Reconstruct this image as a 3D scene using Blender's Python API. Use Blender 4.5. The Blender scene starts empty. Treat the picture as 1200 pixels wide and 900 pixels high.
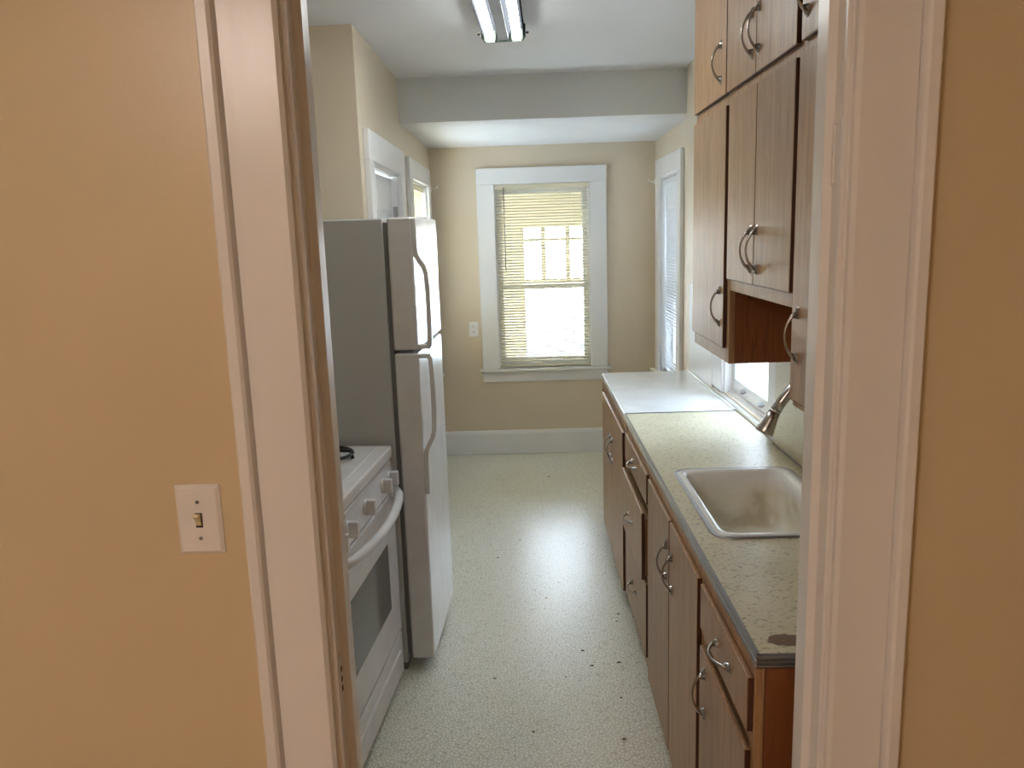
import bpy, bmesh, math, random
from mathutils import Vector, Matrix
random.seed(4)
S = bpy.context.scene
COL = S.collection
R = math.radians

# ------------------------------------------------------------------ materials
def new_mat(name):
    m = bpy.data.materials.new(name)
    m.use_nodes = True
    nt = m.node_tree
    b = nt.nodes['Principled BSDF']
    return m, nt, b

def nd(nt, typ, **kw):
    n = nt.nodes.new(typ)
    for k, v in kw.items():
        if k in n.inputs:
            n.inputs[k].default_value = v
        else:
            setattr(n, k, v)
    return n

def ramp(nt, fac, stops):
    r = nt.nodes.new('ShaderNodeValToRGB')
    e = r.color_ramp.elements
    while len(e) < len(stops):
        e.new(0.5)
    for i, (p, c) in enumerate(stops):
        e[i].position = p
        e[i].color = (*c, 1) if len(c) == 3 else c
    nt.links.new(fac, r.inputs['Fac'])
    return r

def coords(nt, scale=(1, 1, 1), loc=(0, 0, 0), rot=(0, 0, 0)):
    t = nt.nodes.new('ShaderNodeTexCoord')
    mp = nt.nodes.new('ShaderNodeMapping')
    mp.inputs['Scale'].default_value = scale
    mp.inputs['Location'].default_value = loc
    mp.inputs['Rotation'].default_value = rot
    nt.links.new(t.outputs['Object'], mp.inputs['Vector'])
    return mp.outputs['Vector']

def paint(name, col, rough=0.5, bump=0.04, scale=40.0, var=0.05, spec=0.5, stretch=(1, 1, 1)):
    """rolled or brushed paint with faint mottling and a little orange peel"""
    m, nt, b = new_mat(name)
    v = coords(nt, stretch)
    n = nd(nt, 'ShaderNodeTexNoise', Scale=2.2, Detail=3.0)
    nt.links.new(v, n.inputs['Vector'])
    lo = tuple(max(0, c * (1 - var)) for c in col)
    hi = tuple(min(1, c * (1 + var)) for c in col)
    r = ramp(nt, n.outputs['Fac'], [(0.3, lo), (0.7, hi)])
    nt.links.new(r.outputs['Color'], b.inputs['Base Color'])
    b.inputs['Roughness'].default_value = rough
    b.inputs['Specular IOR Level'].default_value = spec
    if bump:
        n2 = nd(nt, 'ShaderNodeTexNoise', Scale=scale, Detail=4.0)
        nt.links.new(v, n2.inputs['Vector'])
        bp = nd(nt, 'ShaderNodeBump', Strength=bump, Distance=0.01)
        nt.links.new(n2.outputs['Fac'], bp.inputs['Height'])
        nt.links.new(bp.outputs['Normal'], b.inputs['Normal'])
    return m

def plain(name, col, rough=0.4, metal=0.0, spec=0.5):
    m, nt, b = new_mat(name)
    v = coords(nt)
    n = nd(nt, 'ShaderNodeTexNoise', Scale=9.0, Detail=3.0)
    nt.links.new(v, n.inputs['Vector'])
    r = ramp(nt, n.outputs['Fac'], [(0.3, tuple(c * .94 for c in col)), (0.7, tuple(min(1, c * 1.05) for c in col))])
    nt.links.new(r.outputs['Color'], b.inputs['Base Color'])
    b.inputs['Roughness'].default_value = rough
    b.inputs['Metallic'].default_value = metal
    b.inputs['Specular IOR Level'].default_value = spec
    return m

def wood(name, dark, light, rough=0.38, scale=(24, 24, 1.3), bump=0.12, rnd=0.25):
    """veneer with upright grain, pores and a slow colour drift"""
    m, nt, b = new_mat(name)
    v = coords(nt, scale)
    oi = nt.nodes.new('ShaderNodeObjectInfo')
    mul = nd(nt, 'ShaderNodeMath', operation='MULTIPLY')
    mul.inputs[1].default_value = 37.0
    nt.links.new(oi.outputs['Random'], mul.inputs[0])
    add = nd(nt, 'ShaderNodeVectorMath', operation='ADD')
    nt.links.new(v, add.inputs[0])
    nt.links.new(mul.outputs[0], add.inputs[1])
    n = nd(nt, 'ShaderNodeTexNoise', Scale=1.3, Detail=7.0, Roughness=0.66, Distortion=1.3)
    nt.links.new(add.outputs[0], n.inputs['Vector'])
    mid = tuple((a + c) / 2 for a, c in zip(dark, light))
    r = ramp(nt, n.outputs['Fac'], [(0.22, dark), (0.46, mid), (0.74, light)])
    n2 = nd(nt, 'ShaderNodeTexNoise', Scale=7.0, Detail=3.0)
    nt.links.new(add.outputs[0], n2.inputs['Vector'])
    r2 = ramp(nt, n2.outputs['Fac'], [(0.36, (0.66, 0.58, 0.50)), (0.46, (1, 1, 1))])
    mx = nd(nt, 'ShaderNodeMix', data_type='RGBA', blend_type='MULTIPLY')
    mx.inputs['Factor'].default_value = 0.7
    nt.links.new(r.outputs['Color'], mx.inputs['A'])
    nt.links.new(r2.outputs['Color'], mx.inputs['B'])
    hs = nd(nt, 'ShaderNodeHueSaturation')
    mr = nd(nt, 'ShaderNodeMapRange')
    mr.inputs['To Min'].default_value = 1 - rnd * .5
    mr.inputs['To Max'].default_value = 1 + rnd * .5
    nt.links.new(oi.outputs['Random'], mr.inputs['Value'])
    nt.links.new(mr.outputs['Result'], hs.inputs['Value'])
    nt.links.new(mx.outputs['Result'], hs.inputs['Color'])
    nt.links.new(hs.outputs['Color'], b.inputs['Base Color'])
    b.inputs['Roughness'].default_value = rough
    b.inputs['Specular IOR Level'].default_value = 0.5
    bp = nd(nt, 'ShaderNodeBump', Strength=bump, Distance=0.004)
    nt.links.new(n2.outputs['Fac'], bp.inputs['Height'])
    nt.links.new(bp.outputs['Normal'], b.inputs['Normal'])
    return m

WALL = paint('beige_wall_paint', (0.665, 0.57, 0.435), 0.42, 0.05, 55, 0.03)
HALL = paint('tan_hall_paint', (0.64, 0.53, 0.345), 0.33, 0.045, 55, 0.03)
CEIL = paint('ceiling_white', (0.76, 0.76, 0.765), 0.7, 0.05, 60, 0.02)
TRIM = paint('white_gloss_trim', (0.77, 0.765, 0.755), 0.28, 0.10, 14, 0.03, stretch=(1, 1, 0.25))
TRIMOLD = paint('old_white_trim', (0.80, 0.79, 0.78), 0.28, 0.18, 16, 0.05, stretch=(1, 1, 0.25))
OAK = wood('oak_veneer', (0.255, 0.142, 0.066), (0.49, 0.298, 0.152), 0.38)
OAKDARK = wood('dark_stained_edge', (0.045, 0.014, 0.008), (0.085, 0.03, 0.014), 0.45, rnd=0.1)
REDBROWN = wood('red_brown_panel', (0.15, 0.045, 0.012), (0.25, 0.085, 0.024), 0.4, (14, 14, 1.2), rnd=0.1)
INSIDE = wood('cabinet_inside', (0.03, 0.011, 0.006), (0.06, 0.025, 0.013), 0.6, rnd=0.1)
ENAMEL = plain('white_appliance_enamel', (0.80, 0.805, 0.81), 0.20)
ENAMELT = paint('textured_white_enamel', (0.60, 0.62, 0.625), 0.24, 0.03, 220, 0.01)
GASKET = plain('grey_gasket', (0.20, 0.20, 0.20), 0.6)
BLACK = plain('black_iron', (0.016, 0.016, 0.016), 0.5)
DARKGLASS = plain('oven_glass', (0.10, 0.10, 0.09), 0.10)
CHROME = plain('satin_nickel', (0.42, 0.40, 0.38), 0.20, 1.0)
STEEL = plain('brushed_nickel', (0.55, 0.53, 0.51), 0.27, 1.0)
ALU = plain('aluminium_edging', (0.38, 0.38, 0.38), 0.38, 1.0)
RIMSTEEL = plain('stainless_rim', (0.40, 0.40, 0.41), 0.42, 1.0)
PLASTIC = plain('white_plastic', (0.80, 0.78, 0.76), 0.3)
IVORY = plain('ivory_toggle', (0.68, 0.58, 0.36), 0.35)
SLOT = plain('dark_slot', (0.03, 0.028, 0.025), 0.6)
SOCKETGREEN = plain('pale_socket_plastic', (0.10, 0.125, 0.10), 0.5, spec=.2)
SPINE = plain('fixture_reflector', (0.03, 0.032, 0.037), 0.8, spec=.0)
SIDING = paint('porch_siding', (0.78, 0.74, 0.62), 0.6, 0.02, 30, 0.03)
WHITECT = plain('white_laminate', (0.82, 0.85, 0.85), 0.14)
CORD = plain('brown_cord', (0.10, 0.05, 0.03), 0.5)

def speckle_laminate(name, patch):
    """cream laminate with short dark flecks; a worn-through brown patch near one corner"""
    m, nt, b = new_mat(name)
    v = coords(nt)
    v2 = coords(nt, (1.0, 2.2, 2.2), rot=(0, 0, 0.25))
    n1 = nd(nt, 'ShaderNodeTexNoise', Scale=95.0, Detail=2.0)
    nt.links.new(v2, n1.inputs['Vector'])
    n2 = nd(nt, 'ShaderNodeTexNoise', Scale=5.0, Detail=3.0)
    nt.links.new(v, n2.inputs['Vector'])
    base = ramp(nt, n2.outputs['Fac'], [(0.3, (0.66, 0.61, 0.41)), (0.7, (0.74, 0.70, 0.53))])
    fl = ramp(nt, n1.outputs['Fac'], [(0.30, (0.36, 0.36, 0.34)), (0.37, (0.75, 0.75, 0.73)), (0.44, (1, 1, 1))])
    mx = nd(nt, 'ShaderNodeMix', data_type='RGBA', blend_type='MULTIPLY')
    mx.inputs['Factor'].default_value = 1.0
    nt.links.new(base.outputs['Color'], mx.inputs['A'])
    nt.links.new(fl.outputs['Color'], mx.inputs['B'])
    out = mx.outputs['Result']
    if patch:
        px, py, rx, ry = patch
        mp = nd(nt, 'ShaderNodeMapping')
        tc = nt.nodes.new('ShaderNodeTexCoord')
        mp.inputs['Location'].default_value = (-px / rx, -py / ry, 0)
        mp.inputs['Scale'].default_value = (1 / rx, 1 / ry, 0.0)
        nt.links.new(tc.outputs['Object'], mp.inputs['Vector'])
        ln = nd(nt, 'ShaderNodeVectorMath', operation='LENGTH')
        nt.links.new(mp.outputs['Vector'], ln.inputs[0])
        n3 = nd(nt, 'ShaderNodeTexNoise', Scale=60.0)
        nt.links.new(v, n3.inputs['Vector'])
        ad = nd(nt, 'ShaderNodeMath', operation='MULTIPLY_ADD')
        nt.links.new(n3.outputs['Fac'], ad.inputs[0])
        ad.inputs[1].default_value = 0.9
        nt.links.new(ln.outputs['Value'], ad.inputs[2])
        rr = ramp(nt, ad.outputs[0], [(0.0, (1, 1, 1)), (0.98, (1, 1, 1)), (1.0, (0, 0, 0))])
        rr.color_ramp.elements[1].position = 0.97
        sc = nd(nt, 'ShaderNodeMath', operation='DIVIDE')
        nt.links.new(ad.outputs[0], sc.inputs[0])
        sc.inputs[1].default_value = 1.5
        nt.links.new(sc.outputs[0], rr.inputs['Fac'])
        m2 = nd(nt, 'ShaderNodeMix', data_type='RGBA')
        nt.links.new(rr.outputs['Color'], m2.inputs['Factor'])
        nt.links.new(out, m2.inputs['A'])
        m2.inputs['B'].default_value = (0.20, 0.13, 0.085, 1)
        out = m2.outputs['Result']
    nt.links.new(out, b.inputs['Base Color'])
    b.inputs['Roughness'].default_value = 0.30
    bp = nd(nt, 'ShaderNodeBump', Strength=0.35, Distance=0.003)
    nt.links.new(n1.outputs['Fac'], bp.inputs['Height'])
    nt.links.new(bp.outputs['Normal'], b.inputs['Normal'])
    return m

LAMINATE = speckle_laminate('speckled_laminate', (0.072, -0.962, 0.036, 0.022))
LAMBACK = speckle_laminate('speckled_backsplash', None)

def floor_vinyl():
    m, nt, b = new_mat('crackle_vinyl')
    v = coords(nt)
    vo = nd(nt, 'ShaderNodeTexVoronoi', feature='DISTANCE_TO_EDGE', Scale=78.0)
    nw = nd(nt, 'ShaderNodeTexNoise', Scale=40.0, Detail=2.0)
    nt.links.new(v, nw.inputs['Vector'])
    wm = nd(nt, 'ShaderNodeMix', data_type='VECTOR')
    wm.inputs['Factor'].default_value = 0.012
    nt.links.new(v, wm.inputs['A'])
    nt.links.new(nw.outputs['Color'], wm.inputs['B'])
    nt.links.new(wm.outputs['Result'], vo.inputs['Vector'])
    cr = ramp(nt, vo.outputs['Distance'], [(0.0, (0.56, 0.54, 0.46)), (0.09, (0.84, 0.83, 0.78)), (0.20, (1, 1, 1))])
    big = nd(nt, 'ShaderNodeTexNoise', Scale=1.6, Detail=5.0)
    nt.links.new(v, big.inputs['Vector'])
    base = ramp(nt, big.outputs['Fac'], [(0.3, (0.83, 0.82, 0.72)), (0.7, (0.90, 0.90, 0.83))])
    mx = nd(nt, 'ShaderNodeMix', data_type='RGBA', blend_type='MULTIPLY')
    mx.inputs['Factor'].default_value = 1.0
    nt.links.new(base.outputs['Color'], mx.inputs['A'])
    nt.links.new(cr.outputs['Color'], mx.inputs['B'])
    # scuffs: sparse brownish marks with their own shape
    v3 = coords(nt, (1.0, 1.9, 1.0))
    sn = nd(nt, 'ShaderNodeTexNoise', Scale=52.0, Detail=4.0, Roughness=0.6)
    nt.links.new(v3, sn.inputs['Vector'])
    sf = ramp(nt, sn.outputs['Fac'], [(0.715, (0, 0, 0)), (0.76, (1, 1, 1))])
    m2 = nd(nt, 'ShaderNodeMix', data_type='RGBA')
    fm = nd(nt, 'ShaderNodeMath', operation='MULTIPLY')
    nt.links.new(sf.outputs['Color'], fm.inputs[0])
    fm.inputs[1].default_value = 0.75
    nt.links.new(fm.outputs[0], m2.inputs['Factor'])
    nt.links.new(mx.outputs['Result'], m2.inputs['A'])
    m2.inputs['B'].default_value = (0.30, 0.25, 0.17, 1)
    nt.links.new(m2.outputs['Result'], b.inputs['Base Color'])
    b.inputs['Roughness'].default_value = 0.30
    b.inputs['Specular IOR Level'].default_value = 0.95
    b2 = nd(nt, 'ShaderNodeBump', Strength=0.10, Distance=0.002)
    nt.links.new(vo.outputs['Distance'], b2.inputs['Height'])
    nt.links.new(b2.outputs['Normal'], b.inputs['Normal'])
    return m
VINYL = floor_vinyl()

def porcelain():
    m, nt, b = new_mat('stained_porcelain')
    v = coords(nt)
    n = nd(nt, 'ShaderNodeTexNoise', Scale=7.0, Detail=6.0, Distortion=0.5)
    nt.links.new(v, n.inputs['Vector'])
    st = ramp(nt, n.outputs['Fac'], [(0.35, (0.60, 0.54, 0.40)), (0.45, (0.74, 0.70, 0.58)), (0.65, (0.82, 0.81, 0.74))])
    tc = nt.nodes.new('ShaderNodeTexCoord')
    sx = nt.nodes.new('ShaderNodeSeparateXYZ')
    nt.links.new(tc.outputs['Object'], sx.inputs[0])
    hf = nd(nt, 'ShaderNodeMapRange')
    hf.inputs['From Min'].default_value = -0.02
    hf.inputs['From Max'].default_value = -0.075
    nt.links.new(sx.outputs['Z'], hf.inputs['Value'])
    mx = nd(nt, 'ShaderNodeMix', data_type='RGBA')
    nt.links.new(hf.outputs['Result'], mx.inputs['Factor'])
    mx.inputs['A'].default_value = (0.84, 0.85, 0.85, 1)
    nt.links.new(st.outputs['Color'], mx.inputs['B'])
    nt.links.new(mx.outputs['Result'], b.inputs['Base Color'])
    b.inputs['Roughness'].default_value = 0.13
    return m
PORCELAIN = porcelain()

def blind_mat(name, col, trans, tw=0.5):
    m, nt, b = new_mat(name)
    v = coords(nt)
    n = nd(nt, 'ShaderNodeTexNoise', Scale=14.0)
    nt.links.new(v, n.inputs['Vector'])
    r = ramp(nt, n.outputs['Fac'], [(0.3, tuple(c * .97 for c in col)), (0.7, col)])
    nt.links.new(r.outputs['Color'], b.inputs['Base Color'])
    b.inputs['Roughness'].default_value = 0.45
    tr = nd(nt, 'ShaderNodeBsdfTranslucent')
    tr.inputs['Color'].default_value = (*trans, 1)
    mx = nd(nt, 'ShaderNodeMixShader')
    mx.inputs['Fac'].default_value = tw
    nt.links.new(b.outputs[0], mx.inputs[1])
    nt.links.new(tr.outputs[0], mx.inputs[2])
    nt.links.new(mx.outputs[0], nt.nodes['Material Output'].inputs['Surface'])
    return m
BLIND_CREAM = blind_mat('cream_slats', (0.80, 0.76, 0.63), (0.78, 0.72, 0.56), 0.42)
BLIND_WHITE = blind_mat('white_slats', (0.80, 0.81, 0.83), (0.72, 0.80, 0.92), 0.05)
BLIND_YELLOW = blind_mat('ivory_slats', (0.82, 0.72, 0.50), (0.85, 0.68, 0.36), 0.03)

def glass():
    m, nt, b = new_mat('window_glass')
    lw = nd(nt, 'ShaderNodeLayerWeight', Blend=0.5)
    pw_ = nd(nt, 'ShaderNodeMath', operation='POWER')
    nt.links.new(lw.outputs['Facing'], pw_.inputs[0])
    pw_.inputs[1].default_value = 5.0
    fr = nd(nt, 'ShaderNodeMath', operation='MULTIPLY_ADD')
    nt.links.new(pw_.outputs[0], fr.inputs[0])
    fr.inputs[1].default_value = 0.9
    fr.inputs[2].default_value = 0.03
    t = nd(nt, 'ShaderNodeBsdfTransparent')
    n = nd(nt, 'ShaderNodeTexNoise', Scale=3.0)
    nt.links.new(coords(nt), n.inputs['Vector'])
    r = ramp(nt, n.outputs['Fac'], [(0.3, (0.93, 0.95, 0.95)), (0.7, (0.97, 0.98, 0.98))])
    nt.links.new(r.outputs['Color'], t.inputs['Color'])
    g = nd(nt, 'ShaderNodeBsdfGlossy', Roughness=0.02)
    mx = nd(nt, 'ShaderNodeMixShader')
    nt.links.new(fr.outputs[0], mx.inputs[0])
    nt.links.new(t.outputs[0], mx.inputs[1])
    nt.links.new(g.outputs[0], mx.inputs[2])
    nt.links.new(mx.outputs[0], nt.nodes['Material Output'].inputs['Surface'])
    return m
GLASS = glass()

def emitter(name, col, strength):
    m, nt, b = new_mat(name)
    e = nd(nt, 'ShaderNodeEmission', Strength=strength)
    e.inputs['Color'].default_value = (*col, 1)
    nt.links.new(e.outputs[0], nt.nodes['Material Output'].inputs['Surface'])
    return m
TUBE_GLOW = emitter('fluorescent_tube', (0.96, 1.0, 0.985), 16.5)
LAMP_GLOW = emitter('warm_lamp_glass', (1.0, 0.85, 0.77), 67.0)

def ground_mat():
    m, nt, b = new_mat('pale_yard')
    v = coords(nt)
    n = nd(nt, 'ShaderNodeTexNoise', Scale=2.2, Detail=6.0, Roughness=0.7)
    nt.links.new(v, n.inputs['Vector'])
    r = ramp(nt, n.outputs['Fac'], [(0.33, (0.16, 0.19, 0.22)), (0.38, (0.45, 0.47, 0.48)), (0.6, (0.60, 0.62, 0.63))])
    nt.links.new(r.outputs['Color'], b.inputs['Base Color'])
    b.inputs['Roughness'].default_value = 0.85
    return m
YARD = ground_mat()

# ------------------------------------------------------------------ mesh helpers
def BM():
    return bmesh.new()

def box(bm, x0, x1, y0, y1, z0, z1, bev=0.0, seg=1):
    vs = [bm.verts.new((x, y, z)) for x in (x0, x1) for y in (y0, y1) for z in (z0, z1)]
    idx = [(0, 1, 3, 2), (4, 6, 7, 5), (0, 4, 5, 1), (2, 3, 7, 6), (0, 2, 6, 4), (1, 5, 7, 3)]
    fs = [bm.faces.new([vs[i] for i in f]) for f in idx]
    bmesh.ops.recalc_face_normals(bm, faces=fs)
    if bev > 0:
        es = list({e for f in fs for e in f.edges})
        bmesh.ops.bevel(bm, geom=es, offset=bev, segments=seg, affect='EDGES', profile=0.5)
    return bm

def prism(bm, pts, axis, a, b):
    """extrude a 2-D outline along an axis (0=x: pts are (y,z); 1=y: (x,z); 2=z: (x,y))"""
    def mk(p, t):
        return {0: (t, p[0], p[1]), 1: (p[0], t, p[1]), 2: (p[0], p[1], t)}[axis]
    v0 = [bm.verts.new(mk(p, a)) for p in pts]
    v1 = [bm.verts.new(mk(p, b)) for p in pts]
    fs = [bm.faces.new(v0), bm.faces.new(v1)]
    n = len(pts)
    for i in range(n):
        fs.append(bm.faces.new((v0[i], v0[(i + 1) % n], v1[(i + 1) % n], v1[i])))
    bmesh.ops.recalc_face_normals(bm, faces=fs)
    return bm

def tube(bm, pts, rad, seg=12, flat=1.0, caps=True):
    """sweep a circle (optionally flattened across its first axis) along points; rad may be a list"""
    pts = [Vector(p) for p in pts]
    n = len(pts)
    rad = rad if isinstance(rad, (list, tuple)) else [rad] * n
    rings, prev = [], None
    for i in range(n):
        t = (pts[min(i + 1, n - 1)] - pts[max(i - 1, 0)]).normalized()
        if prev is None:
            ref = Vector((0, 0, 1)) if abs(t.z) < 0.9 else Vector((0, 1, 0))
            u = t.cross(ref).normalized()
        else:
            u = (prev - t * prev.dot(t)).normalized()
        prev = u
        w = t.cross(u)
        rings.append([bm.verts.new(pts[i] + (u * math.cos(2 * math.pi * k / seg) * flat + w * math.sin(2 * math.pi * k / seg)) * rad[i]) for k in range(seg)])
    fs = []
    for a, b in zip(rings, rings[1:]):
        for k in range(seg):
            fs.append(bm.faces.new((a[k], a[(k + 1) % seg], b[(k + 1) % seg], b[k])))
    if caps:
        fs.append(bm.faces.new(rings[0]))
        fs.append(bm.faces.new(rings[-1]))
    bmesh.ops.recalc_face_normals(bm, faces=fs)
    for f in fs:
        f.smooth = True
    return bm

def ribbon(bm, pts, half_y, half_t):
    """sweep a rectangle along points lying in the x-z plane: +-half_y across y, +-half_t across the path"""
    pts = [Vector(p) for p in pts]
    rings = []
    n = len(pts)
    ht = half_t if isinstance(half_t, list) else [half_t] * n
    for i in range(n):
        t = (pts[min(i + 1, n - 1)] - pts[max(i - 1, 0)]).normalized()
        nrm = Vector((t.z, 0, -t.x))
        y = Vector((0, half_y, 0))
        rings.append([bm.verts.new(pts[i] + nrm * ht[i] * a + y * b) for a, b in ((1, .8), (1, -.8), (.5, -1), (-1, -1), (-1, 1), (.5, 1))])
    fs = []
    for a, b in zip(rings, rings[1:]):
        for k in range(6):
            fs.append(bm.faces.new((a[k], a[(k + 1) % 6], b[(k + 1) % 6], b[k])))
    fs.append(bm.faces.new(rings[0]))
    fs.append(bm.faces.new(rings[-1]))
    bmesh.ops.recalc_face_normals(bm, faces=fs)
    return bm

def lathe(bm, prof, seg=24, c=(0, 0, 0), axis='z'):
    """revolve (radius, height) pairs"""
    rings = []
    for r, h in prof:
        ring = []
        for k in range(seg):
            a = 2 * math.pi * k / seg
            p = (r * math.cos(a), r * math.sin(a), h)
            if axis == 'x':
                p = (h, r * math.cos(a), r * math.sin(a))
            ring.append(bm.verts.new((p[0] + c[0], p[1] + c[1], p[2] + c[2])))
        rings.append(ring)
    fs = []
    for a, b in zip(rings, rings[1:]):
        for k in range(seg):
            fs.append(bm.faces.new((a[k], a[(k + 1) % seg], b[(k + 1) % seg], b[k])))
    fs.append(bm.faces.new(rings[0]))
    fs.append(bm.faces.new(rings[-1]))
    bmesh.ops.recalc_face_normals(bm, faces=fs)
    for f in fs:
        f.smooth = True
    return bm

def rrect(x0, x1, y0, y1, r, n=6):
    out = []
    for cx, cy, a0 in ((x1 - r, y1 - r, 0), (x0 + r, y1 - r, 90), (x0 + r, y0 + r, 180), (x1 - r, y0 + r, 270)):
        for k in range(n + 1):
            a = R(a0 + 90 * k / n)
            out.append((cx + r * math.cos(a), cy + r * math.sin(a)))
    return out

def loft(bm, loops, smooth=True, cap_last=True):
    rings = [[bm.verts.new(p) for p in lp] for lp in loops]
    fs = []
    for a, b in zip(rings, rings[1:]):
        n = len(a)
        for k in range(n):
            fs.append(bm.faces.new((a[k], a[(k + 1) % n], b[(k + 1) % n], b[k])))
    if cap_last:
        fs.append(bm.faces.new(rings[-1]))
    bmesh.ops.recalc_face_normals(bm, faces=fs)
    for f in fs:
        f.smooth = smooth
    return bm

def wloc(o):
    v = Vector((0, 0, 0))
    while o is not None:
        v = v + o.location
        o = o.parent
    return v

def obj(name, bm, mat, parent=None, world=True, label=None, loc=None):
    """one mesh object; with a parent, world=True means bm is in world coordinates (the parent is unrotated)"""
    if parent is not None and world:
        bmesh.ops.translate(bm, verts=bm.verts, vec=-wloc(parent))
    me = bpy.data.meshes.new(name)
    bm.to_mesh(me)
    bm.free()
    me.materials.append(mat)
    o = bpy.data.objects.new(name, me)
    COL.objects.link(o)
    if parent is not None:
        o.parent = parent
    if loc is not None:
        o.location = loc
    if label:
        o['label'] = label
    return o

def single(name, bm, mat, origin, label, cat, group=None):
    """a thing that is one mesh; bm in world coordinates"""
    bmesh.ops.translate(bm, verts=bm.verts, vec=-Vector(origin))
    o = obj(name, bm, mat)
    o.location = origin
    o['label'] = label
    o['category'] = cat
    if group:
        o['group'] = group
    return o

def thing(name, loc, label, cat, group=None, rotz=0.0):
    o = bpy.data.objects.new(name, None)
    o.empty_display_size = 0.1
    COL.objects.link(o)
    o.location = loc
    o.rotation_euler = (0, 0, rotz)
    o['label'] = label
    o['category'] = cat
    if group:
        o['group'] = group
    return o

def struct(name, bm, mat, parent=None, label=None, cat=None):
    o = obj(name, bm, mat, parent)
    if parent is None:
        o['kind'] = 'structure'
        if label:
            o['label'] = label
        if cat:
            o['category'] = cat
    return o

def struct_root(name, loc, label, cat):
    o = thing(name, loc, label, cat)
    o['kind'] = 'structure'
    return o

# ------------------------------------------------------------------ room shell
CZ = 2.61          # kitchen ceiling
SOF = 2.365        # lowered ceiling by the far window
YB = 6.21          # far wall
HY, KY = 1.21, 1.345   # hall face and kitchen face of the partition with the doorway
DL, DR, DH = -0.335, 0.467, 2.12   # doorway opening
XN, XF = 0.93, 0.985   # right wall, near and far part
XL = -0.707

b = BM(); box(b, -1.45, 1.15, HY + .0, YB + .15, -0.12, 0.0)
struct('floor_kitchen', b, VINYL, None, 'pale crackle-patterned sheet vinyl floor of the kitchen', 'floor')
b = BM(); box(b, -1.9, 1.9, -2.2, HY, -0.12, 0.0)
struct('floor_hall', b, OAK, None, 'wooden floor of the room in front of the doorway', 'floor')
b = BM(); box(b, -1.45, 1.15, KY, 4.82, CZ, CZ + .1)
struct('ceiling_kitchen', b, CEIL, None, 'white kitchen ceiling carrying the tube light', 'ceiling')
b = BM(); box(b, -1.0, 1.15, 4.83, YB + .1, SOF, CZ + .1)
struct('ceiling_lowered', b, CEIL, None, 'lower white ceiling in front of the far window', 'ceiling')
b = BM(); box(b, XL, XF, 4.815, 4.83, SOF, CZ)
struct('wall_beam', b, paint('beam_grey_white', (0.69, 0.70, 0.675), .6, .04, 55, .02), None, 'off-white drop face across the kitchen where the ceiling steps down', 'wall')
b = BM(); box(b, -1.9, 1.9, -2.2, HY, 2.6, 2.7)
struct('ceiling_hall', b, CEIL, None, 'white ceiling of the room in front of the doorway', 'ceiling')

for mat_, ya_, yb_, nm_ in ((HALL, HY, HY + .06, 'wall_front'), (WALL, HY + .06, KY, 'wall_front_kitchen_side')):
    b = BM()
    box(b, -1.9, DL - .02, ya_, yb_, 0, CZ + .1)
    box(b, DR + .02, 1.9, ya_, yb_, 0, CZ + .1)
    box(b, DL - .02, DR + .02, ya_, yb_, DH + .02, CZ + .1)
    struct(nm_, b, mat_, None, 'beige partition wall with the open doorway', 'wall')
b = BM(); box(b, -1.9, 1.9, -2.3, -2.2, 0, 2.7)
struct('wall_hall_back', b, HALL, None, 'beige wall behind the viewer', 'wall')
b = BM(); box(b, -2.0, -1.9, -2.3, KY, 0, 2.7)
struct('wall_hall_left', b, HALL, None, 'beige left wall of the room in front of the doorway', 'wall')
b = BM(); box(b, 1.9, 2.0, -2.3, KY, 0, 2.7)
struct('wall_hall_right', b, HALL, None, 'beige right wall of the room in front of the doorway', 'wall')

# far wall with its window opening
W1 = (-0.226, 0.488, 0.69, 2.085)
b = BM()
box(b, -1.25, W1[0], YB, YB + .15, -.2, 2.85)
box(b, W1[1], 1.40, YB, YB + .15, -.2, 2.85)
box(b, W1[0], W1[1], YB, YB + .15, -.2, W1[2])
box(b, W1[0], W1[1], YB, YB + .15, W1[3], 2.85)
struct('wall_back', b, WALL, None, 'beige far wall around the blind-covered window', 'wall')

# right wall: the near part stands a little further in
W3 = (3.05, 3.79, 0.945, 2.05)
W2 = (5.215, 5.945, 0.68, 2.08)
b = BM()
box(b, XN, 1.04, KY, W3[0], 0, CZ)
box(b, XN, 1.04, W3[1], 4.75, 0, CZ)
box(b, XN, 1.04, W3[0], W3[1], 0, W3[2])
box(b, XN, 1.04, W3[0], W3[1], W3[3], CZ)
box(b, XF, 1.15, 4.75, W2[0], 0, CZ)
box(b, XF, 1.15, W2[1], YB, 0, CZ)
box(b, XF, 1.15, W2[0], W2[1], 0, W2[2])
box(b, XF, 1.15, W2[0], W2[1], W2[3], CZ)
struct('wall_right', b, WALL, None, 'beige wall along the counter side of the kitchen', 'wall')

# left wall beyond the appliance recess, with a door and a window
D1 = (3.79, 4.62, 0.0, 2.065)
W4 = (5.09, 5.91, 0.70, 2.075)
b = BM()
xa, xb = XL - .13, XL
box(b, xa, xb, 3.60, D1[0], 0, CZ)
box(b, xa, xb, D1[1], W4[0], 0, CZ)
box(b, xa, xb, W4[1], YB, 0, CZ)
box(b, xa, xb, D1[0], D1[1], D1[3], CZ)
box(b, xa, xb, W4[0], W4[1], 0, W4[2])
box(b, xa, xb, W4[0], W4[1], W4[3], CZ)
struct('wall_left', b, WALL, None, 'beige left wall holding the white door and a window', 'wall')

b = BM(); box(b, -1.45, xa, 3.60, 3.73, 0, CZ)
struct('wall_recess_end', b, WALL, None, 'beige end wall of the recess behind the refrigerator', 'wall')
b = BM(); box(b, -1.45, -1.32, KY, 3.60, 0, CZ)
struct('wall_recess', b, WALL, None, 'beige wall at the back of the appliance recess', 'wall')
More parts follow.
